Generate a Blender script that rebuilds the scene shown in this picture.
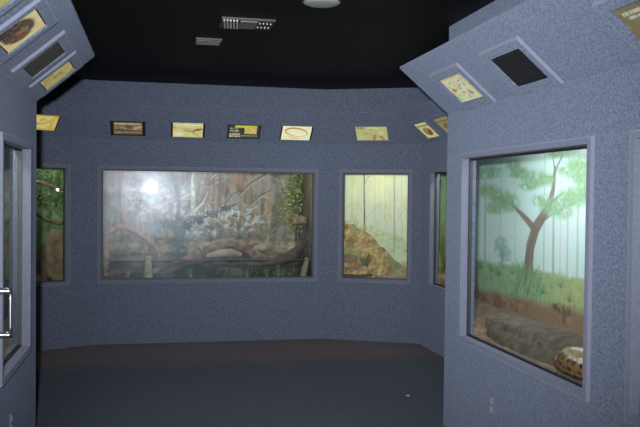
import bpy, bmesh, math, random
import numpy as np
from mathutils import Vector, noise
random.seed(7); RNG = np.random.default_rng(5)
for o in list(bpy.data.objects): bpy.data.objects.remove(o)
SC = bpy.context.scene; COL = SC.collection

# ---------------------------------------------------------------- camera, world, lights, exposure
cam = bpy.data.cameras.new('camera'); camo = bpy.data.objects.new('camera', cam); COL.objects.link(camo)
cam.sensor_width = 36; cam.lens = 783.43 * 36 / 640; cam.clip_start = .05
yaw, pit, rol = .2069, -.0223, .0115
F = Vector((math.sin(yaw)*math.cos(pit), math.cos(yaw)*math.cos(pit), math.sin(pit)))
R = Vector((math.cos(yaw), -math.sin(yaw), 0)); U = R.cross(F)
c_, s_ = math.cos(rol), math.sin(rol)
R2 = R*c_ + U*s_; U2 = U*c_ - R*s_          # rolled axes
from mathutils import Matrix
M4 = Matrix((R2, U2, -F)).transposed().to_4x4(); M4.translation = Vector((0, 0, 1.55))
camo.matrix_world = M4
SC.camera = camo
w = bpy.data.worlds.new('world'); SC.world = w; w.use_nodes = True
w.node_tree.nodes['Background'].inputs[0].default_value = (.5, .6, 1, 1)
w.node_tree.nodes['Background'].inputs[1].default_value = .0

def area(name, loc, target, sx, sy, energy, color, spread=math.pi):
    l = bpy.data.lights.new(name, 'AREA'); l.shape = 'RECTANGLE'; l.size = sx; l.size_y = sy
    l.energy = energy; l.color = color; l.spread = spread
    o = bpy.data.objects.new(name, l); COL.objects.link(o); o.location = loc
    o.rotation_euler = (Vector(target) - Vector(loc)).to_track_quat('-Z', 'Y').to_euler()
    return o
# the photographer's flash, on its bracket above and left of the lens
area('camera_flash', (-.10, .02, 1.69), (.95, 5.0, 1.80), .075, .05, 98, (.95, .97, 1.0), math.radians(68))
# added dim fill from behind the camera; no lamp is seen there
area('fill_light', (.6, -1.2, 2.6), (.8, 3.5, 1.0), 1.6, .5, 8, (.62, .74, 1.0))
VS = SC.view_settings
VS.view_transform = 'Standard'; VS.look = 'None'; VS.exposure = 0.0; VS.gamma = 1.0; VS.use_curve_mapping = False

# ---------------------------------------------------------------- plan of the room
Yb, Xr, Yr, Xl, Yl = 8.292, 1.927, 5.015, -.7206, 5.087
Hb, Hp, Ht, OV = 2.113, 2.404, 2.70, .343
def frm(C, ang):
    d = Vector((math.cos(ang), math.sin(ang), 0)); return (Vector((C[0], C[1], 0)), d, Vector((d.y, -d.x, 0)))
A1 = -.4302
C1 = (1.781, Yb); C3 = (C1[0] + 1.0563*math.cos(A1), C1[1] + 1.0563*math.sin(A1)); C0 = (-.62, Yb)
W = {'back': frm((0, Yb), 0), 'bright': frm(C1, A1), 'side': frm(C3, -math.pi/2), 'right': frm((Xr, Yr), -math.pi/2),
     'bleft': frm(C0, .45), 'left': frm((Xl, Yl), math.pi/2)}
def wp(wn, s, q, z):          # s along the wall, q into the wall, z up
    C, d, n = W[wn]; p = C + d*s - n*q; return Vector((p.x, p.y, z))
SL = math.hypot(OV, Hp - Hb)
def sp(wn, s, u, h):          # on the leaning sign band: s along, u up the slope, h out of it
    C, d, n = W[wn]; up = (Vector((0, 0, Hp-Hb)) + n*OV).normalized(); N = d.cross(up)
    if N.z > 0: N = -N
    p = C + d*s + up*u + N*h; return Vector((p.x, p.y, p.z + Hb))

# ---------------------------------------------------------------- mesh collector
class MB:
    def __init__(s): s.v = []; s.f = []; s.c = None
    def quad(s, a, b, c, d):
        i = len(s.v); s.v += [Vector(p) for p in (a, b, c, d)]; s.f.append((i, i+1, i+2, i+3))
    def poly(s, pts):
        i = len(s.v); s.v += [Vector(p) for p in pts]; s.f.append(tuple(range(i, i+len(pts))))
    def hexa(s, P):             # 8 corners: bottom ring 0-3, top ring 4-7
        i = len(s.v); s.v += [Vector(p) for p in P]
        for f in ((3, 2, 1, 0), (4, 5, 6, 7), (0, 1, 5, 4), (1, 2, 6, 5), (2, 3, 7, 6), (3, 0, 4, 7)): s.f.append(tuple(i+k for k in f))
    def lbox(s, fn, a0, a1, b0, b1, c0, c1):   # box in a local frame fn(a,b,c)
        s.hexa([fn(a0, b0, c0), fn(a1, b0, c0), fn(a1, b1, c0), fn(a0, b1, c0), fn(a0, b0, c1), fn(a1, b0, c1), fn(a1, b1, c1), fn(a0, b1, c1)])
    def box(s, x0, x1, y0, y1, z0, z1): s.lbox(lambda a, b, c: Vector((a, b, c)), x0, x1, y0, y1, z0, z1)
    def loops(s, rings, closed_ring=True, cap=True):
        n = len(rings[0]); i = len(s.v)
        for r in rings: s.v += [Vector(p) for p in r]
        for k in range(len(rings)-1):
            for j in range(n if closed_ring else n-1):
                a = i+k*n+j; b = i+k*n+(j+1) % n; s.f.append((a, b, b+n, a+n))
        if cap and closed_ring:
            s.f.append(tuple(i+j for j in reversed(range(n)))); s.f.append(tuple(i+(len(rings)-1)*n+j for j in range(n)))
    def tube(s, pts, rad, seg=10, rough=0, fs=9., sub=4, flat=1.0):
        P = [Vector(p) for p in pts]; Q = []; Rr = []
        for k in range(len(P)-1):
            p0 = P[max(k-1, 0)]; p1 = P[k]; p2 = P[k+1]; p3 = P[min(k+2, len(P)-1)]
            for j in range(sub):
                t = j/sub
                Q.append(.5*((2*p1)+(p2-p0)*t+(2*p0-5*p1+4*p2-p3)*t*t+(3*p1-p0-3*p2+p3)*t**3))
                Rr.append(rad[k]*(1-t)+rad[k+1]*t)
        Q.append(P[-1]); Rr.append(rad[-1])
        rings = []; prev = None
        for k, q in enumerate(Q):
            t = (Q[min(k+1, len(Q)-1)]-Q[max(k-1, 0)]).normalized()
            if prev is None: prev = t.orthogonal().normalized() if abs(t.z) > .9 else t.cross(Vector((0, 0, 1))).normalized()
            prev = (prev - t*prev.dot(t)).normalized(); b = t.cross(prev)
            ring = []
            for j in range(seg):
                a = 2*math.pi*j/seg; dv = prev*math.cos(a)+b*math.sin(a)*flat
                r = Rr[k]
                if rough: r *= 1+rough*noise.noise((q+dv*r)*fs)+rough*.5*noise.noise((q+dv*r)*fs*3)
                ring.append(q+dv*r)
            rings.append(ring)
        s.loops(rings); return Q, Rr
    def build(s, name, mat, parent=None, loc=None, smooth=False, colors=None, weld=False):
        me = bpy.data.meshes.new(name)
        L = Vector(parent.location) if (parent and parent.type == 'EMPTY') else (Vector(loc) if loc is not None else Vector((0, 0, 0)))
        if parent and parent.get('_org') is not None: L = Vector(parent['_org'])
        me.from_pydata([tuple(v-L) for v in s.v], [], s.f)
        if weld:
            bm = bmesh.new(); bm.from_mesh(me); bmesh.ops.remove_doubles(bm, verts=bm.verts, dist=1e-5); bmesh.ops.recalc_face_normals(bm, faces=bm.faces); bm.to_mesh(me); bm.free()
        if colors is not None:
            at = me.color_attributes.new('paint', 'FLOAT_COLOR', 'POINT'); at.data.foreach_set('color', np.asarray(colors, dtype=np.float32).ravel())
        if smooth: me.polygons.foreach_set('use_smooth', [True]*len(me.polygons))
        me.materials.append(mat)
        o = bpy.data.objects.new(name, me); COL.objects.link(o)
        if parent: o.parent = parent
        else: o.location = L
        ORG[o.name] = L
        return o
ORG = {}
def sub(mb, name, mat, parent, **k):      # a sub-part: parent is a mesh whose origin is known
    L = ORG[parent.name]; e = mb
    e2 = MB(); e2.v = [v-L for v in e.v]; e2.f = e.f
    o = e2.build(name, mat, None, (0, 0, 0), **k); o.parent = parent; ORG[o.name] = L; return o
def thing(name, loc, label, cat, group=None):
    o = bpy.data.objects.new(name, None); COL.objects.link(o); o.location = loc; o.empty_display_size = .1
    o['label'] = label; o['category'] = cat
    if group: o['group'] = group
    return o
def tag(o, label, cat, group=None, kind=None):
    o['label'] = label; o['category'] = cat
    if group: o['group'] = group
    if kind: o['kind'] = kind
    return o
def struct(o, label=None, cat=None):
    o['kind'] = 'structure'
    if label: o['label'] = label
    if cat: o['category'] = cat
    return o

# ---------------------------------------------------------------- materials
def mat(name, col=(.5, .5, .5), rough=.7, metal=0, col2=None, scale=20, bump=0, bscale=None, sheen=0, spec=.5, detail=4, lo=.35, hi=.65, emis=None, estr=0, stretch=None):
    m = bpy.data.materials.new(name); m.use_nodes = True; nt = m.node_tree; b = nt.nodes['Principled BSDF']
    b.inputs['Base Color'].default_value = (*col, 1); b.inputs['Roughness'].default_value = rough; b.inputs['Metallic'].default_value = metal
    b.inputs['Specular IOR Level'].default_value = spec
    b.inputs['Diffuse Roughness'].default_value = .4 if rough >= .94 else 0
    tc = nt.nodes.new('ShaderNodeTexCoord'); mp = nt.nodes.new('ShaderNodeMapping'); nt.links.new(tc.outputs['Object'], mp.inputs[0])
    if stretch: mp.inputs['Scale'].default_value = stretch
    if col2:
        n = nt.nodes.new('ShaderNodeTexNoise'); n.inputs['Scale'].default_value = scale; n.inputs['Detail'].default_value = detail
        r = nt.nodes.new('ShaderNodeValToRGB'); r.color_ramp.elements[0].position = lo; r.color_ramp.elements[1].position = hi
        r.color_ramp.elements[0].color = (*col, 1); r.color_ramp.elements[1].color = (*col2, 1)
        nt.links.new(mp.outputs[0], n.inputs['Vector']); nt.links.new(n.outputs['Fac'], r.inputs[0]); nt.links.new(r.outputs[0], b.inputs['Base Color'])
    if bump:
        n2 = nt.nodes.new('ShaderNodeTexNoise'); n2.inputs['Scale'].default_value = bscale or scale*2; n2.inputs['Detail'].default_value = 3
        bp = nt.nodes.new('ShaderNodeBump'); bp.inputs['Strength'].default_value = min(bump, 1); bp.inputs['Distance'].default_value = .01
        nt.links.new(mp.outputs[0], n2.inputs['Vector']); nt.links.new(n2.outputs['Fac'], bp.inputs['Height']); nt.links.new(bp.outputs[0], b.inputs['Normal'])
    if sheen:
        b.inputs['Sheen Weight'].default_value = sheen; b.inputs['Sheen Roughness'].default_value = .45
        b.inputs['Sheen Tint'].default_value = (.62, .72, 1, 1)
    if emis:
        b.inputs['Emission Color'].default_value = (*emis, 1); b.inputs['Emission Strength'].default_value = estr
    return m
def paint_mat(name, estr=0, rough=.8, spec=.2, bump=0):     # reads the painted colours of a mural, a sign or a snake skin
    m = mat(name, rough=rough, spec=spec, bump=bump, bscale=60); nt = m.node_tree; b = nt.nodes['Principled BSDF']
    a = nt.nodes.new('ShaderNodeVertexColor'); a.layer_name = 'paint'
    if estr:
        b.inputs['Base Color'].default_value = (.05, .05, .05, 1); nt.links.new(a.outputs[0], b.inputs['Emission Color']); b.inputs['Emission Strength'].default_value = estr
    else: nt.links.new(a.outputs[0], b.inputs['Base Color'])
    return m
CARPET = mat('wall_carpet', (.058, .072, .105), .95, col2=(.108, .128, .178), scale=85, bump=.55, bscale=140, sheen=.12, spec=.1, detail=6, lo=.36, hi=.64)
FLOORM = mat('floor_carpet', (.006, .0075, .009), .95, col2=(.034, .038, .042), scale=70, bump=.8, bscale=90, sheen=.10, spec=.1, detail=6)
def warm_spill_tint(m):      # warm light spill painted into the carpet colour by the far walls, ragged edge
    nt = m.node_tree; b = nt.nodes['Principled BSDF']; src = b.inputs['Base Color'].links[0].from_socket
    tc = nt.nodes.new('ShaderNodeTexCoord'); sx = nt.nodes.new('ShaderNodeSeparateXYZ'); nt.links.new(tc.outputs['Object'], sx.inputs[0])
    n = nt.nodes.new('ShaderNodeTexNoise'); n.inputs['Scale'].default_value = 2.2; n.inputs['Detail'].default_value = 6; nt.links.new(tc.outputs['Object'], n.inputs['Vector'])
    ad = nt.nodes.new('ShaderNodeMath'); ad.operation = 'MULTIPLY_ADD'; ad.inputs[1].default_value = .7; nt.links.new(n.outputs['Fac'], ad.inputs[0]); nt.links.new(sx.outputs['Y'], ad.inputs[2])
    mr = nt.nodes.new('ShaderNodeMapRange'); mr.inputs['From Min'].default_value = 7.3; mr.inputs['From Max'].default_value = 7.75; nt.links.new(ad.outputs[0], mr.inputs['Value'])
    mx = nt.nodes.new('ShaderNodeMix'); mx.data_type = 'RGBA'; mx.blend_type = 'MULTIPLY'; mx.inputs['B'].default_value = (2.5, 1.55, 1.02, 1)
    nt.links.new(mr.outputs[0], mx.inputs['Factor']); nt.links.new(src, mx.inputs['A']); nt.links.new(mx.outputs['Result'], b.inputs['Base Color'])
warm_spill_tint(FLOORM)
CEILM = mat('black_ceiling', (.0008, .0008, .001), .6, col2=(.0035, .003, .003), scale=2.0, bump=.35, bscale=3.5, spec=.12, stretch=(.5, 2.2, 1))
FRAME = mat('frame_paint', (.092, .104, .145), .95, col2=(.108, .121, .165), scale=60, bump=.3, spec=.25)
EDGE = mat('edge_paint', (.12, .128, .172), .95, col2=(.135, .145, .195), scale=40, spec=.3)
BLACK = mat('black_rubber', (.008, .008, .009), .6)
DARKM = mat('dark_panel', (.006, .006, .007), .55, col2=(.012, .012, .012), scale=30)
WOODIN = mat('case_lining', (.10, .12, .09), .85, col2=(.15, .17, .12), scale=6)
CHROME = mat('chrome', (.45, .47, .5), .3, metal=1)
SAND = mat('sand', (.09, .058, .036), .95, col2=(.17, .12, .08), scale=14, bump=.6, bscale=60)
GRAVEL = mat('gravel', (.03, .026, .010), .9, col2=(.16, .12, .05), scale=26, bump=.8, bscale=50)
BARK = mat('brown_bark', (.07, .046, .030), .9, col2=(.20, .135, .085), scale=14, bump=.8, bscale=30)
BARKG = mat('grey_bark', (.07, .065, .04), .9, col2=(.24, .20, .14), scale=11, bump=.8, bscale=25)
BARKD = mat('dark_bark', (.02, .014, .01), .9, col2=(.07, .04, .025), scale=14, bump=.8, bscale=30)
BARKO = mat('orange_bark', (.12, .07, .035), .9, col2=(.21, .13, .07), scale=14, bump=.6, bscale=30)
PALEW = mat('pale_wood', (.13, .105, .07), .85, col2=(.24, .20, .135), scale=8, bump=.5, bscale=30)
MOSS = mat('mossy_bark', (.12, .15, .06), .9, col2=(.26, .28, .13), scale=18, bump=.7, bscale=35)
LEAFD = mat('dark_leaf', (.012, .035, .012), .5, col2=(.035, .075, .03), scale=12)
LEAFG = mat('green_leaf', (.035, .09, .022), .5, col2=(.075, .15, .045), scale=12)
LEAFY = mat('yellow_green_leaf', (.07, .11, .015), .5, col2=(.17, .22, .04), scale=12)
ROCKM = mat('grey_rock', (.040, .034, .024), .95, col2=(.100, .085, .060), scale=16, bump=1, bscale=22, lo=.3, hi=.7)
ROCKT = mat('tan_rock', (.10, .07, .04), .95, col2=(.20, .15, .09), scale=8, bump=.9, bscale=24)
MURAL = paint_mat('mural_paint', rough=.75, spec=.3)
SKIN = paint_mat('snake_skin', rough=.35, spec=.5, bump=.3)
EARTH = paint_mat('leaf_litter', rough=.95, bump=.9)
def glass_mat():
    m = bpy.data.materials.new('window_glass'); m.use_nodes = True; nt = m.node_tree; nt.nodes.clear()
    o = nt.nodes.new('ShaderNodeOutputMaterial'); tr = nt.nodes.new('ShaderNodeBsdfTransparent'); tr.inputs[0].default_value = (.97, .985, .975, 1)
    g = nt.nodes.new('ShaderNodeBsdfGlossy'); g.inputs['Roughness'].default_value = .02
    du = nt.nodes.new('ShaderNodeBsdfGlossy'); du.inputs['Roughness'].default_value = .30; du.inputs[0].default_value = (.70, .82, 1, 1)
    lw = nt.nodes.new('ShaderNodeFresnel'); lw.inputs[0].default_value = 1.45
    m1 = nt.nodes.new('ShaderNodeMixShader'); m2 = nt.nodes.new('ShaderNodeMixShader')
    # smears of dust: part of the glossy response is broad
    tc = nt.nodes.new('ShaderNodeTexCoord'); n = nt.nodes.new('ShaderNodeTexNoise'); n.inputs['Scale'].default_value = 5; n.inputs['Detail'].default_value = 5
    mr = nt.nodes.new('ShaderNodeMapRange'); mr.inputs['From Min'].default_value = .3; mr.inputs['From Max'].default_value = .7; mr.inputs['To Min'].default_value = GD*.7; mr.inputs['To Max'].default_value = GD*1.3
    nt.links.new(tc.outputs['Object'], n.inputs['Vector']); nt.links.new(n.outputs['Fac'], mr.inputs['Value'])
    ge = nt.nodes.new('ShaderNodeNewGeometry'); iv = nt.nodes.new('ShaderNodeMath'); iv.operation = 'SUBTRACT'; iv.inputs[0].default_value = 1
    mu = nt.nodes.new('ShaderNodeMath'); mu.operation = 'MULTIPLY'; mu2 = nt.nodes.new('ShaderNodeMath'); mu2.operation = 'MULTIPLY'
    nt.links.new(ge.outputs['Backfacing'], iv.inputs[1]); nt.links.new(iv.outputs[0], mu.inputs[0]); nt.links.new(lw.outputs[0], mu.inputs[1]); nt.links.new(iv.outputs[0], mu2.inputs[0]); nt.links.new(mr.outputs[0], mu2.inputs[1])
    nt.links.new(mu.outputs[0], m1.inputs[0]); nt.links.new(tr.outputs[0], m1.inputs[1]); nt.links.new(g.outputs[0], m1.inputs[2])
    nt.links.new(mu2.outputs[0], m2.inputs[0]); nt.links.new(m1.outputs[0], m2.inputs[1]); nt.links.new(du.outputs[0], m2.inputs[2])
    d2 = nt.nodes.new('ShaderNodeBsdfGlossy'); d2.inputs['Roughness'].default_value = .19; d2.inputs[0].default_value = (.72, .84, 1, 1)
    m3 = nt.nodes.new('ShaderNodeMixShader'); k3 = nt.nodes.new('ShaderNodeMath'); k3.operation = 'MULTIPLY'; k3.inputs[1].default_value = .14
    nt.links.new(mu2.outputs[0], k3.inputs[0]); nt.links.new(k3.outputs[0], m3.inputs[0]); nt.links.new(m2.outputs[0], m3.inputs[1]); nt.links.new(d2.outputs[0], m3.inputs[2])
    nt.links.new(m3.outputs[0], o.inputs[0]); return m
GD = .018
GLASS = glass_mat()
def water_mat():
    m = bpy.data.materials.new('murky_water'); m.use_nodes = True; nt = m.node_tree; nt.nodes.clear()
    o = nt.nodes.new('ShaderNodeOutputMaterial'); tr = nt.nodes.new('ShaderNodeBsdfTransparent'); tr.inputs[0].default_value = (.55, .55, .45, 1)
    pb = nt.nodes.new('ShaderNodeBsdfPrincipled'); pb.inputs['Base Color'].default_value = (.10, .10, .085, 1); pb.inputs['Roughness'].default_value = .12
    n = nt.nodes.new('ShaderNodeTexNoise'); n.inputs['Scale'].default_value = 9; bp = nt.nodes.new('ShaderNodeBump'); bp.inputs['Strength'].default_value = .15
    nt.links.new(n.outputs['Fac'], bp.inputs['Height']); nt.links.new(bp.outputs[0], pb.inputs['Normal'])
    mx = nt.nodes.new('ShaderNodeMixShader'); mx.inputs[0].default_value = .75
    nt.links.new(tr.outputs[0], mx.inputs[1]); nt.links.new(pb.outputs[0], mx.inputs[2]); nt.links.new(mx.outputs[0], o.inputs[0]); return m
WATER = water_mat()

# ---------------------------------------------------------------- structure: floor, ceiling, walls
fl = [(-.80, -2.1), (2.02, -2.1), (2.02, 4.9), (2.60, 6.45), (2.84, 6.55), (2.84, 7.88), (1.80, 8.39), (-.64, 8.39), (-1.80, 7.86), (-1.85, 7.6), (-1.2, 6.7), (-.95, 6.4), (-.82, 5.2)]
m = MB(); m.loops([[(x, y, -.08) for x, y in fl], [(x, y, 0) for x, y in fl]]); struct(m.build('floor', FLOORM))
m = MB(); m.loops([[(x, y, Ht) for x, y in fl], [(x, y, Ht+.08) for x, y in fl]]); struct(m.build('ceiling', CEILM))

def wall(name, wn, s0, s1, holes, th=.08, z0=0, z1=Ht):
    m = MB(); S = sorted({s0, s1, *[h[0] for h in holes], *[h[1] for h in holes]}); Z = sorted({z0, z1, *[h[2] for h in holes], *[h[3] for h in holes]})
    def hole(a, b, c, d): return any(h[0]-1e-6 <= a and b <= h[1]+1e-6 and h[2]-1e-6 <= c and d <= h[3]+1e-6 for h in holes)
    for i in range(len(S)-1):
        for j in range(len(Z)-1):
            if hole(S[i], S[i+1], Z[j], Z[j+1]): continue
            for q in (0, th): m.quad(*[wp(wn, s, q, z) for s, z in ((S[i], Z[j]), (S[i+1], Z[j]), (S[i+1], Z[j+1]), (S[i], Z[j+1]))])
    for a, b, c, d in holes+[(s0, s1, z0, z1)]:
        for (p, r) in (((a, c), (b, c)), ((b, c), (b, d)), ((b, d), (a, d)), ((a, d), (a, c))):
            m.quad(wp(wn, p[0], 0, p[1]), wp(wn, r[0], 0, r[1]), wp(wn, r[0], th, r[1]), wp(wn, p[0], th, p[1]))
    return struct(m.build(name, CARPET, weld=True))
ZA, ZB = .665, 1.80
OP = {'left': (-1.15, -.335), 'bleft': (-1.12, -.28), 'back': (-.541, 1.675), 'bright': (.205, .917), 'side': (.30, 1.13), 'right': (.305, 1.785)}
R2O = (2.145, 3.6)
HL = lambda k: (*OP[k], ZA, ZB)
wall('wall_back', 'back', -.62, 1.781, [HL('back')])
wall('wall_back_right', 'bright', 0, 1.0563, [HL('bright')])
wall('wall_side_right', 'side', 0, 1.26, [HL('side')])
wall('wall_back_left', 'bleft', -1.30, 0, [HL('bleft')])
wall('wall_right', 'right', 0, 7.0, [HL('right'), (*R2O, ZA, ZB)])
DOOR = (-2.10, -1.20)
wall('wall_left', 'left', -7.0, 0, [HL('left'), (*DOOR, 0, 2.04)])
def ret_wall(name, pts, th, side):
    m = MB(); out = []
    for i, p in enumerate(pts):
        a = Vector(pts[max(i-1, 0)]); b = Vector(pts[min(i+1, len(pts)-1)]); t = (b-a).normalized(); out.append((p[0]-t.y*th*side, p[1]+t.x*th*side))
    for i in range(len(pts)-1):
        m.hexa([(*pts[i], 0), (*pts[i+1], 0), (*out[i+1], 0), (*out[i], 0), (*pts[i], Ht), (*pts[i+1], Ht), (*out[i+1], Ht), (*out[i], Ht)])
    struct(m.build(name, CARPET, weld=True))
pS = wp('side', 1.26, 0, 0); pL = wp('bleft', -1.30, 0, 0)
ret_wall('wall_return_right', [(Xr, Yr), (2.52, 6.45), (pS.x, pS.y)], .02, -1)
ret_wall('wall_return_left', [(Xl, Yl), (-.93, 6.5), (-1.15, 6.75), (pL.x, pL.y)], .02, 1)
m = MB(); m.box(-.8, 2.0, -2.1, -1.98, 0, Ht); struct(m.build('wall_front', CARPET))

# leaning sign bands (wedges) along the tops of the walls
def band(name, pts, inset):
    # pts: wall-line plan points; inset: matching outer-edge plan points
    m = MB(); rings = []
    for p, q in zip(pts, inset): rings.append([(p[0], p[1], Hb), (q[0], q[1], Hp), (q[0], q[1], Hp+.012), (p[0], p[1], Hp+.012)])
    m.loops(rings); return struct(m.build(name, CARPET, weld=False))
def offs(pts, o):
    out = []
    for i, p in enumerate(pts):
        p = Vector(p)
        ns = []
        if i > 0: t = (p-Vector(pts[i-1])).normalized(); ns.append(Vector((t.y, -t.x)))
        if i < len(pts)-1: t = (Vector(pts[i+1])-p).normalized(); ns.append(Vector((t.y, -t.x)))
        n = sum(ns, Vector((0, 0))).normalized(); k = o/n.dot(ns[0]); out.append(tuple(p+n*k))
    return out
bp_ = [(pL.x, pL.y), C0, C1, C3, (pS.x, pS.y)]
band('trim_1', bp_, offs(bp_, OV))
rp = [(Xr, Yr), (Xr, -1.95)]; band('trim_2', rp, offs(rp, OV))
lp = [(Xl, -1.95), (Xl, Yl)]; band('trim_3', lp, offs(lp, OV))

# ---------------------------------------------------------------- painter for murals and signs
def lin(c): return np.array([(x/255/12.92 if x/255 <= .04045 else ((x/255+.055)/1.055)**2.4) for x in c])
class Paint:
    def __init__(s, x0, x1, y0, y1, res, base):
        s.x0, s.x1, s.y0, s.y1 = x0, x1, y0, y1; s.nx = max(int((x1-x0)/res), 2)+1; s.ny = max(int((y1-y0)/res), 2)+1
        s.X, s.Y = np.meshgrid(np.linspace(x0, x1, s.nx), np.linspace(y0, y1, s.ny)); s.im = np.zeros((s.ny, s.nx, 3)); s.im[:] = lin(base)
    def mix(s, a, col): s.im += (lin(col)-s.im)*np.clip(a, 0, 1)[..., None]
    def grad(s, ya, yb, col): s.mix(np.clip((s.Y-ya)/(yb-ya), 0, 1), col)
    def fbm(s, sx, sy, seed, oct=4):
        r = np.random.default_rng(seed); out = np.zeros_like(s.X); amp = 1; tot = 0
        for o in range(oct):
            gx = (s.X-s.x0)/sx*2**o; gy = (s.Y-s.y0)/sy*2**o
            g = r.random((int(gy.max())+3, int(gx.max())+3)); i = gx.astype(int); j = gy.astype(int); fx = gx-i; fy = gy-j
            fx = fx*fx*(3-2*fx); fy = fy*fy*(3-2*fy)
            out += amp*((g[j, i]*(1-fx)+g[j, i+1]*fx)*(1-fy)+(g[j+1, i]*(1-fx)+g[j+1, i+1]*fx)*fy); tot += amp; amp *= .55
        return out/tot
    def line(s, pts, ws, col, a=1, soft=.006, wob=0):
        A = np.zeros_like(s.X)
        for (p, q, w0, w1) in zip(pts[:-1], pts[1:], ws[:-1], ws[1:]):
            dx, dy = q[0]-p[0], q[1]-p[1]; L2 = dx*dx+dy*dy+1e-9; t = np.clip(((s.X-p[0])*dx+(s.Y-p[1])*dy)/L2, 0, 1)
            d = np.hypot(s.X-p[0]-t*dx+(wob*np.sin(s.Y*17+p[0]*9) if wob else 0), s.Y-p[1]-t*dy); A = np.maximum(A, np.clip((w0+(w1-w0)*t-d)/soft+.5, 0, 1))
        s.mix(A*a, col)
    def blob(s, x, y, rx, ry, col, a=1, soft=.3, nz=0, seed=1, sc=.03):
        d = ((s.X-x)/rx)**2+((s.Y-y)/ry)**2; A = np.clip((1-d)/soft, 0, 1)
        if nz: A = A*np.clip((s.fbm(sc, sc*.7, seed)-.5+nz)*5, 0, 1)
        s.mix(A*a, col)
    def rect(s, xa, xb, ya, yb, col, a=1): s.mix(((s.X >= xa) & (s.X <= xb) & (s.Y >= ya) & (s.Y <= yb))*float(a), col)
    def speck(s, col, amt, sc, seed, thr=.5, mask=None):
        A = np.clip((s.fbm(sc, sc, seed, 3)-thr)*8, 0, 1)*amt
        if mask is not None: A = A*mask
        s.mix(A, col)
    def blades(s, n, xr, yr, h, cols, seed, lean=.5, w=.004, a=.8):
        r = np.random.default_rng(seed)
        for k in range(n):
            x = r.uniform(*xr); y = r.uniform(*yr); hh = h*r.uniform(.5, 1.2); l = r.uniform(-lean, lean)
            i0 = max(int((x-hh-s.x0)/(s.x1-s.x0)*(s.nx-1)), 0); i1 = min(int((x+hh-s.x0)/(s.x1-s.x0)*(s.nx-1))+2, s.nx)
            if i1 <= i0: continue
            X = s.X[:, i0:i1]; Y = s.Y[:, i0:i1]; t = np.clip((Y-y)/hh, 0, 1); d = np.abs(X-x-l*hh*t*t)
            A = (((Y >= y) & (Y <= y+hh))*np.clip((w*(1-t)+.002-d)/.004+.3, 0, 1)*a)[..., None]
            s.im[:, i0:i1] += (lin(cols[k % len(cols)])-s.im[:, i0:i1])*A
    def mesh(s, fn, name, mt, parent):
        m = MB(); xs = np.linspace(s.x0, s.x1, s.nx); ys = np.linspace(s.y0, s.y1, s.ny)
        m.v = [fn(x, y) for y in ys for x in xs]; n = s.nx
        m.f = [(j*n+i, j*n+i+1, (j+1)*n+i+1, (j+1)*n+i) for j in range(s.ny-1) for i in range(n-1)]
        return m.build(name, mt, parent, colors=np.concatenate([s.im, np.ones((s.ny, s.nx, 1))], 2))

# ---------------------------------------------------------------- windows and exhibit cases
def window(idx, wn, a, b, label):
    base = wp(wn, (a+b)/2, 0, ZA)
    e = bpy.data.objects.new('window_%d' % idx, None); COL.objects.link(e); e.location = base; e['kind'] = 'structure'; e['label'] = label
    e['category'] = 'window'
    def ring(o, q): return [wp(wn, s, q, z) for s, z in ((a-o, ZA-o), (b+o, ZA-o), (b+o, ZB+o), (a-o, ZB+o))]
    m = MB(); m.loops([ring(-.003, .040), ring(0, -.018), ring(.027, -.018)], cap=False); m.build('window_frame', FRAME, e)
    m = MB(); m.loops([ring(.027, -.018), ring(.034, -.018), ring(.036, 0.0)], cap=False); m.build('frame_lip', EDGE, e)
    m = MB(); m.loops([ring(.0, .030), ring(-.014, .030), ring(-.014, .052), ring(0, .052)], cap=False); m.build('gasket', BLACK, e)
    m = MB(); m.lbox(lambda s, q, z: wp(wn, s, q, z), a-.0, b+.0, .040, .045, ZA, ZB); m.build('glass_pane', GLASS, e)
window(1, 'left', *OP['left'], 'display window in the near left wall, seen almost edge on')
window(2, 'bleft', *OP['bleft'], 'narrow sliver of window beyond the left corner')
window(3, 'back', *OP['back'], 'wide window in the far wall with a bright flash reflection')
window(4, 'bright', *OP['bright'], 'upright window right of the wide window with a misty forest')
window(5, 'side', *OP['side'], 'window sliver just beyond the near right corner')
window(6, 'right', *OP['right'], 'big window in the near right wall with rock and snake')
window(7, 'right', *R2O, 'nearest right window, cut off by the edge')

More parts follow.
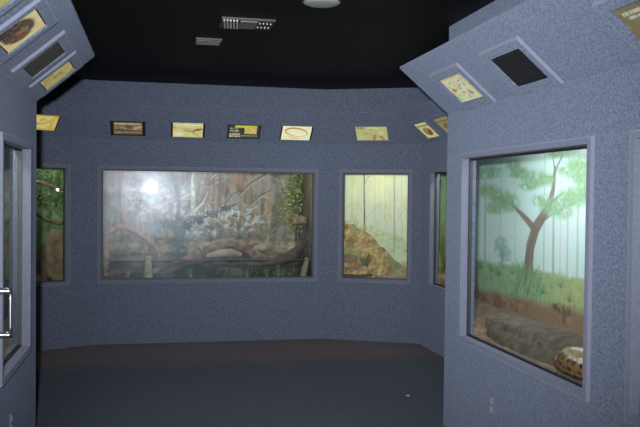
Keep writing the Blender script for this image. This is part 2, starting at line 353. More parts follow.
CZ0, CZ1 = .62, 1.93
def case(wn, path, label, painter, lamp_e, lamp_c, floor_mat, ground=.64, lining=WOODIN, lampq=.14, lamp_s=None, lamp_w=None, tz=1.0):
    ps, pq = [p[0] for p in path], [p[1] for p in path]
    e = thing('terrarium', wp(wn, (ps[0]+ps[-1])/2, .09, CZ0), label, 'terrarium')
    P2 = [Vector(p) for p in path]; L = [(P2[i+1]-P2[i]).length for i in range(3)]
    x0 = path[1][0]-L[0]; x1 = path[2][0]+L[2]
    p = painter(x0, x1)
    def fn(x, z):
        if x < path[1][0]: t = (x-x0)/L[0]; v = P2[0].lerp(P2[1], t)
        elif x > path[2][0]: t = (x-path[2][0])/L[2]; v = P2[2].lerp(P2[3], t)
        else: v = Vector((x, path[1][1]))
        return wp(wn, v.x, v.y, z)
    p.mesh(fn, 'painted_backdrop', MURAL, e)
    # outer shell: floor, roof, outside skin
    m = MB(); pl = [wp(wn, s, q, 0) for s, q in path]
    for za, zb in ((CZ0-.02, CZ0), (CZ1, CZ1+.02)):
        m.loops([[(v.x, v.y, za) for v in pl], [(v.x, v.y, zb) for v in pl]])
    C = sum(pl, Vector())/4
    for i in range(3):
        a, b = pl[i], pl[i+1]; t = (b-a).normalized(); n = Vector((t.y, -t.x, 0)); n = n if n.dot(a-C) > 0 else -n; o1 = n*.004; o2 = n*.012
        m.hexa([(*(a+o1).xy, CZ0-.02), (*(b+o1).xy, CZ0-.02), (*(b+o2).xy, CZ0-.02), (*(a+o2).xy, CZ0-.02), (*(a+o1).xy, CZ1+.02), (*(b+o1).xy, CZ1+.02), (*(b+o2).xy, CZ1+.02), (*(a+o2).xy, CZ1+.02)])
    m.build('case_shell', lining, e)
    # ground
    if floor_mat:
        m = MB(); nu, nv = 60, 20; A, B, C2, D = P2[0], P2[1], P2[2], P2[3]
        for j in range(nv+1):
            for i in range(nu+1):
                l = A.lerp(B, j/nv); r = D.lerp(C2, j/nv); v = l.lerp(r, i/nu); w3 = wp(wn, v.x, v.y, 0)
                z = ground + .012*noise.noise(w3*7)+.006*noise.noise(w3*25)+.05*(j/nv)**2
                m.v.append(Vector((w3.x, w3.y, z)))
        m.f = [(j*(nu+1)+i, j*(nu+1)+i+1, (j+1)*(nu+1)+i+1, (j+1)*(nu+1)+i) for j in range(nv) for i in range(nu)]
        m.build('case_floor', floor_mat, e, smooth=True)
    a, b = path[0][0], path[3][0]
    sA = (a+b)/2 if lamp_s is None else lamp_s; la = wp(wn, sA, lampq, CZ1-.03); tg = wp(wn, sA, path[1][1]*.9, tz)
    lo = area('case_lamp', la, tg, lamp_w or abs(b-a)*.8, .06, lamp_e, lamp_c)
    return e

def paint_swamp(x0, x1):
    p = Paint(x0, x1, CZ0, CZ1, .0115, (88, 86, 70))
    p.grad(1.25, 1.95, (130, 104, 76)); p.mix(np.clip((p.fbm(.035, .45, 1)-.5)*4, 0, .8), (58, 52, 42)); p.mix(np.clip((p.fbm(.05, .6, 2)-.54)*5, 0, .7), (146, 124, 96)); p.speck((112, 118, 114), .7, .16, 3, .52); p.speck((70, 66, 40), .6, .07, 4, .55)
    for (x, z, rx, rz) in ((.55, 1.26, .14, .24), (.72, 1.22, .2, .2), (.42, 1.2, .14, .2), (.25, 1.45, .25, .3), (-.1, 1.5, .3, .3), (1.1, 1.25, .35, .2)): p.blob(x, z, rx, rz, (160, 168, 172), .75, .6, .02, int(x*50)+60, .045)
    r = np.random.default_rng(3)
    for k in range(60):
        x = r.uniform(x0, x1); wdt = r.uniform(.004, .024); c = [(84, 74, 56), (128, 122, 110), (62, 52, 40), (134, 108, 80), (116, 114, 108)][k % 5]
        zb = r.uniform(.95, 1.35); p.line([(x, zb), (x+r.uniform(-.04, .04), 1.5), (x+r.uniform(-.1, .1), 1.95)], [wdt*1.3, wdt, wdt*.8], c, r.uniform(.3, .75), .012)
    for k in range(70):      # tangle of twigs
        x = r.uniform(.4, 1.74); z = r.uniform(1.05, 1.85); dx = r.uniform(-.18, .18); dz = r.uniform(-.08, .14); w_ = r.uniform(.003, .011)
        p.line([(x, z), (x+dx*.5, z+dz*.5+.02), (x+dx, z+dz)], [w_, w_*.8, w_*.4], [(52, 46, 32), (160, 146, 110), (74, 66, 46), (112, 104, 78)][k % 4], .75)
    for (xa, za, xb, zb) in ((1.13, 1.43, 1.41, 1.62), (.83, 1.43, 1.01, 1.61), (1.25, 1.76, 1.6, 1.93), (1.0, 1.55, 1.3, 1.80), (.9, 1.3, 1.15, 1.2)):
        p.line([(xa, za), ((xa+xb)/2, (za+zb)/2+.03), (xb, zb)], [.014, .012, .006], (60, 52, 36), .7)
        p.line([(xa, za-.02), ((xa+xb)/2, (za+zb)/2+.01), (xb, zb-.02)], [.007, .007, .004], (158, 142, 104), .6)
    p.line([(.44, 1.85), (.435, 1.6), (.45, 1.31)], [.008, .020, .024], (184, 190, 176), .75, .012, .006); p.speck((120, 116, 96), .7, .05, 19, .52, (np.abs(p.X-.44) < .04)*1.)
    p.line([(.46, 1.35), (.56, 1.45), (.62, 1.58)], [.012, .012, .004], (178, 186, 184), .6, .012)
    for k in range(7): x = .5+.08*k; p.line([(x, 1.22+.03*(k % 3)), (x+.02, 1.32), (x-.02+.03*(k % 2), 1.42)], [.003, .006, .002], (186, 190, 190), .55)
    p.speck((60, 62, 40), .6, .06, 9, .56, np.clip((1.25-p.Y)*3, 0, 1)); m_ = p.im.mean(); p.im = np.clip(m_+(p.im-m_)*1.15, .008, 1)
    p.blob(1.75, 1.5, .34, .5, (92, 104, 40), .8, .8, .05, 31, .04); p.blob(1.9, 1.45, .35, .5, (52, 62, 28), .8, .8, .0, 32, .04)
    for k in range(14): p.blob(1.8+.085*k, 1.0+.13*((k*5) % 7), .12, .16, [(88, 102, 38), (60, 70, 30), (84, 64, 42), (108, 116, 48)][k % 4], .85, .6, .1, 200+k, .05)
    for k in range(8): p.line([(1.76+.14*k, .9), (1.8+.14*k, 1.3), (1.78+.14*k, 1.9)], [.02, .014, .01], (92, 76, 52), .6, .012)
    p.blob(-.6, 1.6, .14, .5, (66, 84, 58), .7, .8, .05, 33, .05)
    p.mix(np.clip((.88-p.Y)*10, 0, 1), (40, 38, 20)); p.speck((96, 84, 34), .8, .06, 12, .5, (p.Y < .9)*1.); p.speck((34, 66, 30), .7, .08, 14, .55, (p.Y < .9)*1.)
    return p
def paint_misty(x0, x1):
    p = Paint(x0, x1, CZ0, CZ1, .009, (186, 194, 170)); p.grad(1.35, 1.9, (194, 198, 158)); p.speck((206, 210, 160), .5, .2, 2); p.speck((196, 176, 110), .25, .1, 5, .55)
    p.mix(np.clip((1.28-p.Y-(p.X)*.08)*5, 0, 1)*.8, (172, 184, 142)); p.speck((150, 174, 140), .5, .07, 4, .55, (p.Y < 1.18)*1.)
    for x, zb, wd, c, a in ((.325, 1.1, .008, (96, 84, 44), .95), (.675, .9, .0055, (112, 112, 66), .85), (.45, 1.2, .005, (150, 140, 86), .35), (.57, 1.1, .005, (150, 146, 92), .35), (.82, .95, .005, (140, 140, 80), .7), (.18, 1.27, .004, (150, 140, 100), .6), (.50, 1.2, .003, (150, 150, 110), .35), (.62, 1.1, .003, (150, 150, 110), .35), (.76, 1.05, .004, (150, 150, 100), .35), (-.1, 1.2, .006, (120, 110, 70), .7), (.95, 1.0, .006, (120, 120, 70), .7)):
        p.line([(x+.01, zb), (x, 1.5), (x-.005, 1.95)], [wd*1.1, wd, wd*.8], c, a)
    r = np.random.default_rng(8)
    for k in range(60):
        x = r.uniform(.1, .85); z = r.uniform(1.15, 1.5); p.line([(x, z), (x+r.uniform(-.05, .05), z+r.uniform(.03, .12))], [.003, .002], (160, 130, 84), .5)
    for k in range(14): p.blob(.1+.06*k, 1.24-.02*k+.02*(k % 3), .05, .05, (160, 146, 84), .6, .8, .1, 70+k, .03)
    for k in range(10): p.blob(.35+.06*k, 1.1-.02*k, .06, .035, (140, 166, 128), .5, .8, .1, 90+k, .03)
    p.line([(.325, 1.7), (.37, 1.78), (.43, 1.81)], [.004, .004, .002], (130, 120, 70), .8)
    p.speck((150, 130, 60), .6, .08, 11, .5, (p.Y < .95)*1.)
    return p
def paint_savanna(x0, x1):
    p = Paint(x0, x1, CZ0, CZ1, .0078, (172, 190, 192)); p.grad(1.3, 1.0, (178, 194, 194)); p.grad(1.5, 1.95, (162, 180, 178)); p.speck((160, 196, 194), .35, .2, 2)
    # far tree in the mist
    p.blob(-.69, 1.17, .15, .095, (128, 156, 154), .85, .5, .25, 21, .04); p.blob(-.60, 1.12, .12, .07, (132, 160, 158), .8, .5, .25, 22, .04); p.line([(-.66, 1.02), (-.66, 1.15)], [.02, .014], (112, 142, 138), .8)
    for x, zt, wd in ((-1.0, 1.70, .022), (-.71, 1.85, .008), (-.005, 1.85, .012), (.13, 1.46, .020), (.315, 1.85, .012), (.44, 1.85, .014), (-1.25, 1.8, .014), (.62, 1.8, .02), (.9, 1.8, .02), (-.45, 1.8, .006), (.22, 1.8, .006)):
        p.line([(x+.01, 1.02), (x, zt)], [wd, wd*.6], (132, 146, 142) if wd < .019 else (122, 130, 124), .6, .01)
    # grass belt and dirt
    g = 1.02+.025*(p.X+.7)*.5
    n1 = p.fbm(.12, .05, 41)
    p.mix(np.clip((g+.06*n1-p.Y)*30, 0, 1), (134, 158, 130)); p.speck((108, 140, 106), .6, .05, 42, .5, (p.Y < g)*1.); p.mix(np.clip((g+.02-p.Y)*30, 0, 1)*np.clip(p.X+.3, 0, .6), (158, 160, 100))
    p.blades(700, (x0, x1), (.76, 1.02), .09, [(98, 132, 96), (134, 162, 122), (86, 118, 82), (116, 148, 110), (148, 170, 124)], 4, .8, .004, .65)
    for k in range(16):
        cx = -1.2+.12*k; cz = .93+.05*math.sin(k*2.3)
        for a in range(9): t = math.pi*(a+.5)/9; p.line([(cx, cz), (cx+.075*math.cos(t), cz+.075*math.sin(t))], [.004, .002], [(70, 116, 76), (56, 96, 50), (104, 150, 100)][k % 3], .6)
    d = .79+.03*(p.X+.8)+.04*p.fbm(.2, .2, 44)
    p.mix(np.clip((d-p.Y)*16+.3, 0, 1), (124, 104, 84)); m2 = np.clip((d-p.Y)*16, 0, 1); p.speck((92, 74, 58), .8, .12, 45, .5, m2); p.speck((150, 126, 102), .6, .07, 46, .55, m2)
    p.blob(.25, .82, .14, .04, (78, 52, 40), .8, .6, .1, 47, .03)
    # main tree
    T = (106, 98, 90)
    p.line([(-.235, .95), (-.215, 1.1), (-.20, 1.20), (-.12, 1.34), (-.00, 1.44), (.07, 1.51), (.12, 1.61), (.13, 1.69), (.14, 1.76)], [.092, .066, .060, .054, .042, .036, .026, .022, .014], T, .95, .01)
    p.blades(260, (-.42, -.02), (.82, .97), .13, [(98, 132, 96), (134, 162, 122), (86, 118, 82), (116, 148, 110)], 14, .8, .006, .8)
    p.line([(-.25, .97), (-.235, 1.15), (-.15, 1.30)], [.02, .02, .012], (92, 88, 78), .5, .02)
    p.line([(-.12, 1.32), (-.25, 1.39), (-.34, 1.43), (-.48, 1.49), (-.62, 1.53), (-.75, 1.53)], [.034, .028, .022, .012, .007, .003], T, .95, .01)
    p.line([(.13, 1.72), (.18, 1.78), (.24, 1.84)], [.014, .010, .007], T, .9); p.line([(.14, 1.74), (.11, 1.83)], [.012, .006], T, .9)
    p.line([(.06, 1.50), (.15, 1.55), (.26, 1.59)], [.014, .010, .005], T, .9); p.line([(-.06, 1.39), (.02, 1.41), (.10, 1.44)], [.014, .010, .005], T, .9); p.line([(.14, 1.70), (.02, 1.70), (-.1, 1.71)], [.010, .007, .003], T, .9)
    p.line([(-.3, 1.72), (-.42, 1.76), (-.55, 1.72)], [.004, .007, .004], T, .8)
    k = 0
    for (x, z, rx, rz) in ((-.95, 1.61, .2, .06), (-.72, 1.55, .22, .08), (-.55, 1.52, .16, .08), (-.81, 1.47, .2, .05), (-.38, 1.74, .16, .045), (-.14, 1.70, .2, .06), (.0, 1.68, .14, .05), (-.22, 1.65, .16, .045), (-.5, 1.80, .12, .05), (-.06, 1.54, .13, .05), (.03, 1.49, .1, .05), (.28, 1.53, .2, .055), (.39, 1.58, .18, .055), (.22, 1.47, .15, .06), (.36, 1.74, .18, .05), (.48, 1.78, .2, .05), (.22, 1.86, .2, .035), (.50, 1.69, .16, .05), (-.95, 1.76, .25, .06), (.62, 1.6, .2, .1)):
        k += 1; p.blob(x, z, rx*1.35, rz*1.2, (122, 158, 128), .85, .8, .22, 100+k, .05); p.blob(x, z-.008, rx*1.2, rz*.95, [(98, 134, 96), (110, 144, 92), (102, 138, 92)][k % 3], .75, .9, .10, 130+k, .024)
    return p
def paint_jungle(x0, x1):
    p = Paint(x0, x1, CZ0, CZ1, .011, (84, 104, 70)); p.speck((110, 138, 96), .7, .09, 1, .45); p.speck((40, 70, 30), .7, .06, 2, .55); p.speck((140, 160, 90), .5, .04, 3, .6)
    p.grad(1.15, .9, (70, 64, 44)); p.speck((110, 90, 60), .6, .06, 5, .5, (p.Y < 1.05)*1.); p.speck((66, 104, 44), .6, .08, 6, .45, ((p.Y > 1.0) & (p.Y < 1.25))*1.)
    for x in (-.55, -.3, -.05, .2): p.line([(x, .8), (x+.05, 1.95)], [.012, .008], (70, 60, 40), .6)
    return p
def paint_glade(x0, x1):
    p = Paint(x0, x1, CZ0, CZ1, .012, (150, 178, 134)); p.grad(1.3, 1.9, (152, 178, 150)); p.speck((120, 154, 104), .6, .12, 1, .5); p.speck((170, 190, 150), .5, .1, 2, .5)
    r = np.random.default_rng(6)
    for k in range(16): x = r.uniform(x0, x1); p.line([(x, .85), (x+r.uniform(-.05, .05), 1.95)], [.008, .004], (96, 110, 76), .6)
    p.grad(1.15, .8, (84, 110, 50)); p.blades(200, (x0, x1), (.7, 1.1), .1, [(60, 96, 34), (110, 140, 60), (90, 80, 44)], 8)
    p.mix(np.clip((.82-p.Y)*20, 0, 1), (110, 84, 54)); return p

WARM = (1.0, .82, .58); NEUT = (1.0, .95, .86)
case('left', [(-1.17, .085), (-1.12, .28), (1.28, .28), (-.32, .085)], 'narrow lit exhibit case behind the near left window, painted pale green', paint_glade, 9, NEUT, SAND)
case('bleft', [(-1.14, .085), (-1.1, .5), (-.02, .5), (-.26, .085)], 'leafy exhibit case behind the window sliver beyond the left corner', paint_jungle, 3.2, NEUT, GRAVEL)
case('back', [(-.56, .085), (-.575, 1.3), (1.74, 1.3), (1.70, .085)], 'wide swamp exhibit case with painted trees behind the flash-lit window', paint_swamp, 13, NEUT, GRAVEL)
case('bright', [(.17, .085), (-.05, .7), (.98, .7), (.94, .085)], 'warm lit exhibit case with painted misty pine forest', paint_misty, 2.2, (1, .97, .88), SAND, lampq=.35)
case('side', [(.28, .085), (-.80, .5), (1.1, .5), (1.15, .085)], 'green painted exhibit case just beyond the near right corner', paint_glade, 10, NEUT, SAND)
case('right', [(.28, .085), (-1.30, .72), (1.75, .72), (1.80, .085)], 'savanna exhibit case with painted forked tree, rock and snake', paint_savanna, 15, (1, .96, .96), SAND, lampq=.22, lamp_s=.45, lamp_w=1.05, tz=.8)
case('right', [(2.12, .085), (2.15, .5), (3.6, .5), (3.62, .085)], 'dim exhibit case behind the nearest right window', paint_glade, 3, NEUT, SAND)

# ---------------------------------------------------------------- exhibit contents
def Bk(s, q, z): return wp('back', s, q, z)
def log(name, wn, pts, rad, mt, label, cat='log', rough=.35, seg=12, flat=1.0, knots=()):
    P = [wp(wn, *p) for p in pts]; base = min(P, key=lambda v: v.z); e = thing(name, (base.x, base.y, base.z), label, cat, {'driftwood': 'driftwood in the swamp case', 'sunken_log': 'sunken logs in the swamp case', 'fallen_branch': 'fallen branches in the misty forest case'}.get(name))
    m = MB(); m.tube(P, rad, seg, rough, 9, 6, flat); m.build('trunk', mt, e, smooth=True)
    for k, (p0, p1, r0) in enumerate(knots):
        m = MB(); a, b = wp(wn, *p0), wp(wn, *p1); m.tube([a, a.lerp(b, .5)+Vector((0, 0, .01)), b], [r0, r0*.7, r0*.3], 8, .3, 12, 3); m.build('branch_stub', mt, e, smooth=True)
    return e
log('fallen_log', 'back', [(-.50, 1.02, .92), (.1, 1.06, .925), (.7, 1.08, .93), (1.2, 1.03, .93), (1.665, .80, .93)], [.088, .10, .098, .098, .085], BARKG, 'long pale grey log lying level across the swamp water', knots=[((.3, 1.02, 1.0), (.25, .95, 1.1), .022), ((1.3, 1.0, 1.0), (1.38, .92, 1.08), .02)])
log('driftwood', 'back', [(-.12, .34, .70), (.10, .33, .745), (.37, .32, .85), (.62, .30, .975), (.82, .30, 1.02), (.98, .32, .97), (1.12, .34, .875), (1.42, .36, .84)], [.03, .045, .052, .058, .060, .055, .045, .03], BARK, 'brown driftwood root arching out of the water in the middle', 'driftwood', .5, knots=[((.82, .3, 1.03), (.92, .42, 1.12), .022), ((.5, .3, .92), (.42, .2, 1.0), .016), ((1.0, .3, .98), (1.10, .22, 1.03), .018)])
log('driftwood', 'back', [(.54, .22, .885), (.66, .21, .915), (.80, .21, .925), (.92, .22, .90)], [.022, .040, .042, .020], PALEW, 'short pale smooth log tucked below the arching brown root', 'log', .12)
log('driftwood', 'back', [(-.50, .7, 1.12), (-.42, .72, 1.18), (-.28, .75, 1.16), (-.12, .75, 1.06), (.02, .72, .93), (.05, .7, .80)], [.030, .04, .042, .04, .032, .025], BARKO, 'orange-brown bent root at the left of the wide window', 'driftwood', .4)
log('wooden_post', 'back', [(-.515, .45, .66), (-.52, .46, .9), (-.515, .47, 1.14)], [.034, .03, .022], BARKO, 'short orange post against the left end of the wide case', 'post', .3)
log('tree_stump', 'back', [(-.075, .13, .645), (-.07, .13, .78), (-.065, .135, .90)], [.052, .040, .032], MOSS, 'pale mossy green stump standing in the water behind the glass', 'stump', .3)
log('sunken_log', 'back', [(-.48, .18, .70), (-.36, .2, .75), (-.22, .22, .72)], [.05, .06, .03], BARKD, 'dark sunken log in the bottom left corner of the swamp', 'log', .5)
log('sunken_log', 'back', [(.06, .2, .70), (.22, .2, .78), (.40, .22, .82), (.55, .24, .86)], [.05, .045, .035, .02], BARKD, 'black sunken root under the left foot of the arching driftwood', 'log', .5)
log('sunken_log', 'back', [(1.15, .26, .80), (1.33, .24, .84), (1.5, .22, .92), (1.63, .22, 1.06)], [.02, .045, .055, .04], BARKD, 'dark reddish root rising into the right corner of the swamp', 'log', .5)
log('bark_slab', 'back', [(1.58, .14, .65), (1.61, .15, .76), (1.635, .16, .87)], [.032, .038, .025], PALEW, 'tan upright bark slab in the bottom right corner of the swamp', 'bark slab', .3)
# water
m = MB(); rings = []
xs = [-.535+i*(1.66+.535)/40 for i in range(41)]
m.lbox(lambda s, q, z: Bk(s, q, z), -.54, 1.66, .10, 1.22, .852, .858)
tag(m.build('water_surface', WATER, None, Bk(.5, .6, .85)), 'murky brown water surface in the wide swamp case, around stump and driftwood', 'water', kind='stuff')

def leaf(m, p, d, up, L, w):
    d = d.normalized(); s = d.cross(up).normalized(); n = s.cross(d)
    i = len(m.v); m.v += [p, p+d*L*.4+s*w-n*w*.3, p+d*L-n*L*.15, p+d*L*.4-s*w-n*w*.3, p+d*L*.45+n*w*.15]
    m.f += [(i, i+1, i+4), (i+1, i+2, i+4), (i+2, i+3, i+4), (i+3, i, i+4)]
def rv(): return Vector((random.uniform(-1, 1), random.uniform(-1, 1), random.uniform(-1, 1))).normalized()
def foliage(m, c, r, n, L, w, droop=.3):
    for k in range(n):
        v = rv()*random.random()**.4; p = Vector((c.x+v.x*r[0], c.y+v.y*r[1], c.z+v.z*r[2])); d = rv(); d.z -= droop; leaf(m, p, d, rv(), L*random.uniform(.6, 1.3), w*random.uniform(.7, 1.2))
def vine(name, wn, spine, rad, groups, lm, label, cat='plant', bm=BARKD, rootz=None):
    P = [wp(wn, *p) for p in spine]; e = thing(name, P[0], label, cat)
    m = MB(); m.tube(P, rad, 8, .3, 12, 4); m.build('stem', bm, e, smooth=True)
    m = MB()
    for (s, q, z, rx, ry, rz, n) in groups: foliage(m, wp(wn, s, q, z), (rx, ry, rz), n, .045, .013)
    o = m.build('leaves', lm, e); o['kind'] = 'stuff'; return e
vine('leafy_branch', 'back', [(.27, .8, .90), (.28, .8, 1.1), (.36, .8, 1.22), (.60, .82, 1.31), (.92, .85, 1.45)], [.012, .012, .011, .009, .004],
     [(.27, .8, 1.02, .07, .05, .14, 170), (.29, .8, 1.20, .13, .06, .09, 150), (.45, .8, 1.27, .10, .05, .05, 70), (.62, .82, 1.33, .09, .05, .04, 50), (.80, .84, 1.40, .07, .04, .03, 30), (.12, .8, 1.22, .10, .06, .06, 50)], LEAFD, 'dark leafy branch slanting up across the middle of the swamp case')
vine('climbing_plant', 'back', [(1.64, .9, .95), (1.63, .85, 1.2), (1.60, .8, 1.5), (1.64, .8, 1.8)], [.012, .012, .010, .006],
     [(1.60, .75, 1.72, .09, .3, .14, 110), (1.56, .65, 1.5, .11, .3, .16, 130), (1.60, .8, 1.22, .09, .3, .14, 90), (1.46, .95, 1.34, .12, .1, .14, 60), (1.5, 1.0, 1.62, .1, .1, .12, 40)], LEAFY, 'yellow-green climbing plant on the right end of the swamp case')
vine('small_plant', 'back', [(.90, .45, .98), (.91, .46, 1.04), (.92, .46, 1.08)], [.005, .004, .002], [(.91, .46, 1.08, .05, .04, .04, 40)], LEAFG, 'small green sprig growing on top of the arching driftwood')
def rock(name, c, r, mt, label, fs=2.5, amp=.25, seed=0, cat='rock', flatb=None, sub_=4):
    bm = bmesh.new(); bmesh.ops.create_icosphere(bm, subdivisions=sub_, radius=1)
    for v in bm.verts:
        k = 1+amp*noise.noise(v.co*fs*.6+Vector((seed, 0, 0)))+amp*.35*noise.noise(v.co*fs*2+Vector((seed, 5, 0)))+amp*.12*noise.noise(v.co*fs*6)
        x, y, z = v.co; sgn = lambda t: math.copysign(abs(t)**(.6 if name == 'boulder' else .75), t)
        v.co = Vector((sgn(x)*k*r[0], sgn(y)*k*r[1], max(sgn(z)*k*r[2], flatb if flatb is not None else -9)))
    me = bpy.data.meshes.new(name); bm.to_mesh(me); bm.free(); me.polygons.foreach_set('use_smooth', [True]*len(me.polygons)); me.materials.append(mt)
    o = bpy.data.objects.new(name, me); COL.objects.link(o); o.location = c; return tag(o, label, cat, 'rocks in the exhibit cases' if name == 'rock' else None)
rock('rock_ledge', Bk(1.62, .60, 1.27), (.085, .14, .05), ROCKT, 'brown rock ledge jutting from the right end of the swamp case', seed=3)
rock('rock', Bk(1.42, .35, .69), (.12, .10, .05), ROCKM, 'low sunken rock near the right root of the swamp', seed=5)
rock('rock', Bk(.80, .35, .70), (.16, .12, .06), ROCKM, 'sunken rock below the arching driftwood', seed=6)
def tuft(name, p, n, h, mt, label, w=.006, spread=.5, cat='plant'):
    m = MB()
    for k in range(n):
        a = random.uniform(0, 6.28); l = random.uniform(.1, spread); hh = h*random.uniform(.6, 1.1); d = Vector((math.cos(a), math.sin(a), 0)); s = Vector((-d.y, d.x, 0))*w
        b = p+d*random.uniform(0, .02); i = len(m.v)
        for t in (0, .35, .7): c = b+d*l*hh*t*t+Vector((0, 0, hh*t)); m.v += [c-s*(1-t*.6), c+s*(1-t*.6)]
        m.v.append(b+d*l*hh+Vector((0, 0, hh*.97))); m.f += [(i, i+1, i+3, i+2), (i+2, i+3, i+5, i+4), (i+4, i+5, i+6)]
    return tag(m.build(name, mt, None, p), label, cat, {'water_plant': 'water plants in the swamp case', 'fern': 'ferns on the earth bank', 'grass_tuft': 'grass tufts by the right corner'}.get(name))
tuft('water_plant', Bk(.37, .15, .65), 26, .15, LEAFG, 'bright green water plant left of the pale log', .008, .7)
tuft('water_plant', Bk(1.19, .18, .65), 34, .13, LEAFG, 'bushy green water plant right of the middle', .010, .9)
tuft('water_plant', Bk(1.32, .16, .65), 20, .17, LEAFG, 'thin tall green water plant beside the right root', .006, .4)
tuft('water_plant', Bk(-.28, .12, .65), 18, .12, LEAFY, 'yellowish water plant left of the mossy stump', .007, .7)
tuft('water_plant', Bk(.98, .2, .65), 18, .12, LEAFY, 'yellowish water plant right of the pale log', .006, .8)

for (s_, h_, lb) in ((.12, .10, 'dark waterweed clump between the stump and the driftwood'), (.55, .12, 'dark waterweed clump under the middle of the arching driftwood'), (.72, .10, 'dark waterweed clump under the pale log'), (1.05, .13, 'dark waterweed clump under the right foot of the driftwood'), (1.47, .10, 'dark waterweed clump below the reddish root')):
    m = MB(); p0 = Bk(s_, .16, .66+h_*.4); foliage(m, p0, (.10, .04, h_*.5), 70, .04, .010, -.4); tag(m.build('waterweed', LEAFD, None, Bk(s_, .16, .64)), lb, 'plant', 'waterweed in the swamp case')
# misty forest case: leaf-littered bank
def bank():
    e = MB(); nu, nv = 90, 50; cols = []
    for j in range(nv+1):
        for i in range(nu+1):
            s = .0+.95*i/nu; q = .13+.55*j/nv; t = min(max((q-.13)/.42, 0), 1)
            top = np.interp(s, [-.1, .07, .22, .40, .57, .69, .84, 1.], [1.30, 1.24, 1.20, 1.11, .95, .82, .72, .68])
            p = wp('bright', s, q, 0); n = noise.noise(Vector((s*7, q*9, 1)))*.035+noise.noise(Vector((s*20, q*24, 3)))*.022+noise.noise(Vector((s*60, q*60, 3)))*.007
            z = .655+(top-.655)*t**.8+n*min(t*3, 1)
            e.v.append(Vector((p.x, p.y, z)))
            a = noise.noise(Vector((s*11, z*11, 7)))*.5+.5; b = noise.noise(Vector((s*30, z*34, 2)))*.5+.5; g = noise.noise(Vector((s*6, z*8, 17)))*.5+.5
            a = min(max((a-.5)*2.2+.5, 0), 1); b = min(max((b-.5)*2.4+.5, 0), 1); c = lin((134, 102, 60))*(1-a)+lin((184, 162, 108))*a; c = c*(.55+.65*b)
            if g > .57: c = c*(1-min((g-.57)*5, .7))+lin((124, 134, 84))*min((g-.57)*5, .7)
            cols.append((*c, 1))
    e.f = [(j*(nu+1)+i, j*(nu+1)+i+1, (j+1)*(nu+1)+i+1, (j+1)*(nu+1)+i) for j in range(nv) for i in range(nu)]
    tag(e.build('earth_bank', EARTH, None, wp('bright', .45, .35, .65), smooth=True, colors=cols), 'leaf-littered earth bank sloping down to the right in the misty forest case', 'bank')
bank()
log('fallen_branch', 'bright', [(.17, .20, .76), (.26, .20, .74), (.36, .19, .78), (.43, .2, .85)], [.025, .03, .024, .012], BARK, 'brown branch lying at the lower left of the bank', 'branch', .5)
log('fallen_branch', 'bright', [(.17, .13, .69), (.35, .12, .68), (.52, .12, .70)], [.016, .02, .012], BARKD, 'dark stick along the bottom of the misty forest case', 'branch', .4)
log('fallen_branch', 'bright', [(.55, .13, .685), (.70, .13, .685), (.86, .14, .68)], [.012, .018, .010], PALEW, 'pale stick at the lower right of the misty forest case', 'branch', .3)
tuft('fern', wp('bright', .43, .24, .74), 40, .20, LEAFG, 'green fern tuft at the foot of the bank', .007, .9)
tuft('fern', wp('bright', .13, .40, 1.10), 16, .16, LEAFG, 'small green fern high on the left of the bank', .006, .7)
rock('rock', wp('bright', .24, .26, .86), (.09, .06, .045), ROCKT, 'tan rock on the left slope of the bank', seed=9)

# left corner sliver case
vine('leafy_branch', 'bleft', [(-.62, .40, 1.64), (-.45, .36, 1.66), (-.25, .36, 1.61), (-.12, .4, 1.56)], [.022, .020, .018, .012], [(-.38, .36, 1.72, .10, .06, .06, 50), (-.22, .36, 1.5, .06, .06, .10, 60), (-.40, .36, 1.48, .08, .06, .10, 60)], LEAFG, 'leafy brown branch across the top of the left sliver case', bm=BARK)
log('bare_branch', 'bleft', [(-.6, .30, 1.44), (-.42, .3, 1.30), (-.24, .32, 1.24), (-.12, .36, 1.26)], [.015, .018, .02, .012], BARK, 'bare brown branch above the tan rock in the left sliver case', 'branch', .3)
rock('rock', wp('bleft', -.24, .30, .90), (.15, .13, .27), ROCKT, 'tall rounded tan rock in the left sliver case', seed=12, amp=.2)
e = thing('bright_point', wp('bleft', -.265, .30, 1.60), 'tiny bright point among the branches beyond the left corner', 'lamp')  # small glowing sphere with a black stub behind it
m = MB(); c = wp('bleft', -.265, .30, 1.585); m.tube([c+Vector((0, .05, .03)), c+Vector((0, .02, .01))], [.012, .014], 10, sub=1); m.build('black_stub', BLACK, e)
bm = bmesh.new(); bmesh.ops.create_uvsphere(bm, u_segments=12, v_segments=8, radius=.011); me = bpy.data.meshes.new('glow_bead'); bm.to_mesh(me); bm.free(); me.materials.append(mat('glowing_bead', (1, 1, 1), emis=(1, .97, .85), estr=25)); o = bpy.data.objects.new('glow_bead', me); COL.objects.link(o); o.parent = e; o.location = c-e.location
# right corner sliver case
tuft('grass_tuft', wp('side', -.12, .25, .66), 40, .32, LEAFY, 'green grass tuft in the window sliver by the right corner', .008, .5)
tuft('grass_tuft', wp('side', .35, .30, .66), 40, .28, LEAFG, 'darker grass tuft nearer the corner in the same sliver window', .008, .6)
rock('rock', wp('side', .05, .20, .69), (.10, .12, .05), ROCKT, 'low tan rock in the window sliver by the right corner', seed=15)

